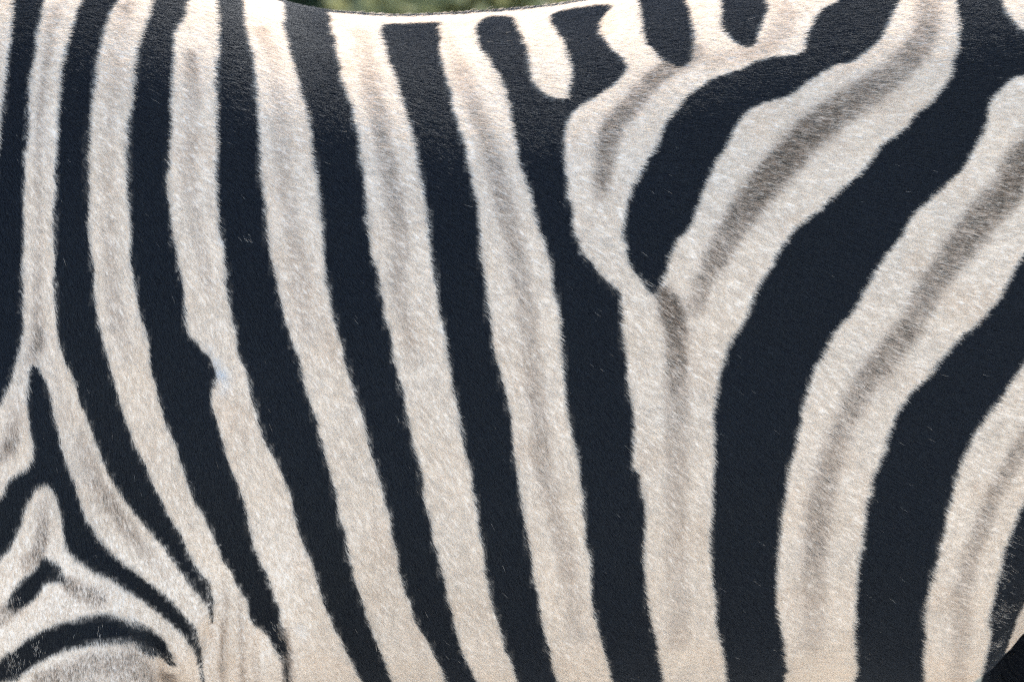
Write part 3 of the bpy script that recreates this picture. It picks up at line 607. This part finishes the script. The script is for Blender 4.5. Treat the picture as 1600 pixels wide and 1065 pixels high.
def hoof_at(x, y):
    sec = []
    for z, r_, dx in ((.0, .058, -.012), (.012, .058, -.010), (.045, .050, .004), (.075, .043, .016)):
        a = np.linspace(0, 2 * math.pi, 24, endpoint=False)
        sec.append(np.stack([x + dx + np.cos(a) * r_ * 1.12, y + np.sin(a) * r_, np.full(24, z)], 1))
    return mesh_object('hoof', *loft(sec, 24), hoof_m, zebra)
for hx, hy in ((-.495, -.125), (-.495, .125), (.785, -.12), (.525, .12)): hoof_at(hx, hy)
for s in (-1, 1):
    V, F = limb([(-1.185, s * .086, 1.475), (-1.195, s * .089, 1.466)], [.017, .017], None, 3, 16)
    mesh_object('eye', V, F, eye_m, zebra)
V, F, dk = [], [], []
for k in range(2600):                  # upright mane bristles from withers to poll
    t = random.random()
    c = catmull([(-.56, 1.30), (-.70, 1.36), (-.88, 1.52), (-1.0, 1.63)], 8)
    i = t * (len(c) - 1.001); j = int(i)
    px_, pz_ = c[j] * (1 - (i - j)) + c[j + 1] * (i - j)
    h = (.03 + .075 * math.sin(math.pi * min(1, t * .8 + .15))) * random.uniform(.8, 1.1)
    y0 = random.gauss(0, .009)
    lean = random.gauss(0, .012)
    ux, uz = -.45 + random.gauss(0, .08), .9
    n0 = len(V)
    V += [(px_ - .0025, y0, pz_ - .03), (px_ + .0025, y0, pz_ - .03), (px_ + .002 + ux * h * .5, y0 + lean * .5, pz_ + uz * h * .5), (px_ - .002 + ux * h * .5, y0 + lean * .5, pz_ + uz * h * .5), (px_ + ux * h, y0 + lean, pz_ + uz * h)]
    F += [(n0, n0 + 1, n0 + 2, n0 + 3), (n0 + 3, n0 + 2, n0 + 4)]
    d_ = ((-px_ * .85 + (pz_ - 1) * .67 * min(1, max(0, (-.5 - px_) / .3))) / .105) % 1.0
    dk += [0 if abs(d_ - .5) < .25 else 1] * 2
mane = mesh_object('mane', V, F, mane_dark, zebra, False)
mane.data.materials.append(mane_pale)
mane.data.polygons.foreach_set('material_index', dk)
mane['kind'] = 'stuff'
V, F = [], []
for k in range(700):                   # dark tuft at the end of the tail
    a, r0 = random.uniform(0, 6.283), random.uniform(0, .016)
    x0, y0, z0 = .925 + r0 * math.cos(a), r0 * math.sin(a), .80 - random.uniform(0, .08)
    h = random.uniform(.16, .34); sx, sy = math.cos(a) * random.uniform(0, .05), math.sin(a) * random.uniform(0, .05)
    n0 = len(V)
    V += [(x0 - .0015, y0, z0), (x0 + .0015, y0, z0), (x0 + sx + .001, y0 + sy, z0 - h * .6), (x0 + sx - .001, y0 + sy, z0 - h * .6), (x0 + sx * .7, y0 + sy * .7, z0 - h)]
    F += [(n0, n0 + 1, n0 + 2, n0 + 3), (n0 + 3, n0 + 2, n0 + 4)]
tuft = mesh_object('tail_tuft', V, F, mane_dark, zebra, False)
tuft['kind'] = 'stuff'

# ------------------------------------------------------------------ shrubs behind the back, far out of focus
def leaf_mat(name, dark_c, pale_c):
    m, n_, l_, b_ = new_mat(name)
    g_ = n_.new('ShaderNodeNewGeometry')
    r_ = n_.new('ShaderNodeValToRGB')
    r_.color_ramp.elements[0].color = (*dark_c, 1); r_.color_ramp.elements[1].color = (*pale_c, 1)
    l_.new(g_.outputs['Random Per Island'], r_.inputs['Fac']); l_.new(r_.outputs['Color'], b_.inputs['Base Color'])
    b_.inputs['Roughness'].default_value = .5
    t_ = n_.new('ShaderNodeBsdfTranslucent'); l_.new(r_.outputs['Color'], t_.inputs['Color'])
    x_ = n_.new('ShaderNodeMixShader'); x_.inputs[0].default_value = .3
    l_.new(b_.outputs[0], x_.inputs[1]); l_.new(t_.outputs[0], x_.inputs[2]); l_.new(x_.outputs[0], n_['Material Output'].inputs['Surface'])
    return m
twig_m = plain('shrub_bark', (.10, .075, .055), .9)
def shrub(x, y, rx, ry, h, count, mat, label, seed):
    g = np.random.default_rng(seed)
    root = bpy.data.objects.new('shrub', None)
    col.objects.link(root); root.location = (x, y, 0)
    root['label'] = label; root['category'] = 'shrub'; root['group'] = 'shrubs behind the zebra'
    nb = 34
    cen = np.stack([g.normal(0, .42, nb) * rx, g.normal(0, .42, nb) * ry, h * (.12 + .8 * g.random(nb) ** .8)], 1)
    rad = g.uniform(.14, .30, nb)
    k = g.integers(0, nb, count)
    d = g.normal(0, 1, (count, 3)); d /= np.linalg.norm(d, axis=1)[:, None]
    P = cen[k] + d * (rad[k] * g.random(count) ** .35)[:, None]
    P[:, 2] = np.clip(P[:, 2], .04, None)
    ax = g.normal(0, 1, (count, 3)); ax /= np.linalg.norm(ax, axis=1)[:, None]
    bx = np.cross(ax, g.normal(0, 1, (count, 3))); bx /= np.linalg.norm(bx, axis=1)[:, None]
    L = g.uniform(.025, .05, count)[:, None]; W_ = L * .42
    nn = np.cross(ax, bx)
    V = np.stack([P - ax * L, P + bx * W_ + nn * W_ * .3, P + ax * L, P - bx * W_ + nn * W_ * .3], 1).reshape(-1, 3)
    F = np.arange(count * 4).reshape(-1, 4)
    F = np.vstack([F[:, [0, 1, 2]], F[:, [0, 2, 3]]])
    o = mesh_object('foliage', V, F, mat, root, False)
    o['kind'] = 'stuff'
    SV, SF = [], []
    for c in cen[::2]:
        v, f = limb([(g.normal(0, .06), g.normal(0, .06), -.02), tuple(c * np.array((.35, .35, .5))), tuple(c)], [.022, .014, .006], None, 4, 8)
        n0 = len(SV); SV += v; SF += [tuple(i + n0 for i in q) for q in f]
    mesh_object('stem', SV, SF, twig_m, root)
    return root
leaf_a = leaf_mat('shrub_leaf_green', (.022, .040, .016), (.062, .10, .034))
leaf_b = leaf_mat('shrub_leaf_dark', (.010, .016, .009), (.030, .038, .020))
leaf_c = leaf_mat('shrub_leaf_yellow', (.20, .21, .08), (.38, .37, .17))
shrub(-.62, 9.0, .75, .6, 1.7, 9000, leaf_a, 'blurred mid green shrub over the dip of the back', 1)
shrub(-.10, 7.3, .16, .3, 1.3, 6500, leaf_c, 'blurred pale yellow green shrub beside the mid green one', 2)
shrub(.60, 8.6, .42, .6, 1.7, 8000, leaf_b, 'blurred very dark shrub where the back rises to the rump', 3)
shrub(-1.75, 10.2, .9, .7, 1.9, 8000, leaf_b, 'dark green shrub beyond the withers', 4)
shrub(1.85, 10.4, .9, .7, 1.9, 8000, leaf_a, 'green shrub beyond the rump', 5)

# ------------------------------------------------------------------ grass round the zebra's feet and behind
g = np.random.default_rng(9)
count = 26000
P = np.stack([g.normal(0, 2.6, count), g.normal(3.2, 3.0, count), np.zeros(count)], 1)
P = P[(P[:, 1] > .8)]
keep = noise3(P, .5, 51) > .38
P = P[keep]; count = len(P)
th = g.random(count) * 6.283
h = g.uniform(.03, .11, count)
dx, dy = np.cos(th), np.sin(th)
w = .0022
zero = np.zeros(count)
lean = g.uniform(.1, .8, count) * h
V = np.stack([P + np.stack([-dy * w, dx * w, zero - .02], 1), P + np.stack([dy * w, -dx * w, zero - .02], 1),
              P + np.stack([dx * lean * .4 + dy * w * .7, dy * lean * .4 - dx * w * .7, h * .6], 1), P + np.stack([dx * lean * .4 - dy * w * .7, dy * lean * .4 + dx * w * .7, h * .6], 1),
              P + np.stack([dx * lean, dy * lean, h], 1)], 1).reshape(-1, 3)
b5 = np.arange(count)[:, None] * 5
F = np.vstack([b5 + np.array([0, 1, 2]), b5 + np.array([0, 2, 3]), b5 + np.array([3, 2, 4])])
grass_m = leaf_mat('grass_blade', (.04, .05, .025), (.13, .12, .07))
grass = mesh_object('grass', V, F, grass_m, None, False)
grass['kind'] = 'stuff'
grass['label'] = 'short dry grass on the ground behind the zebra'
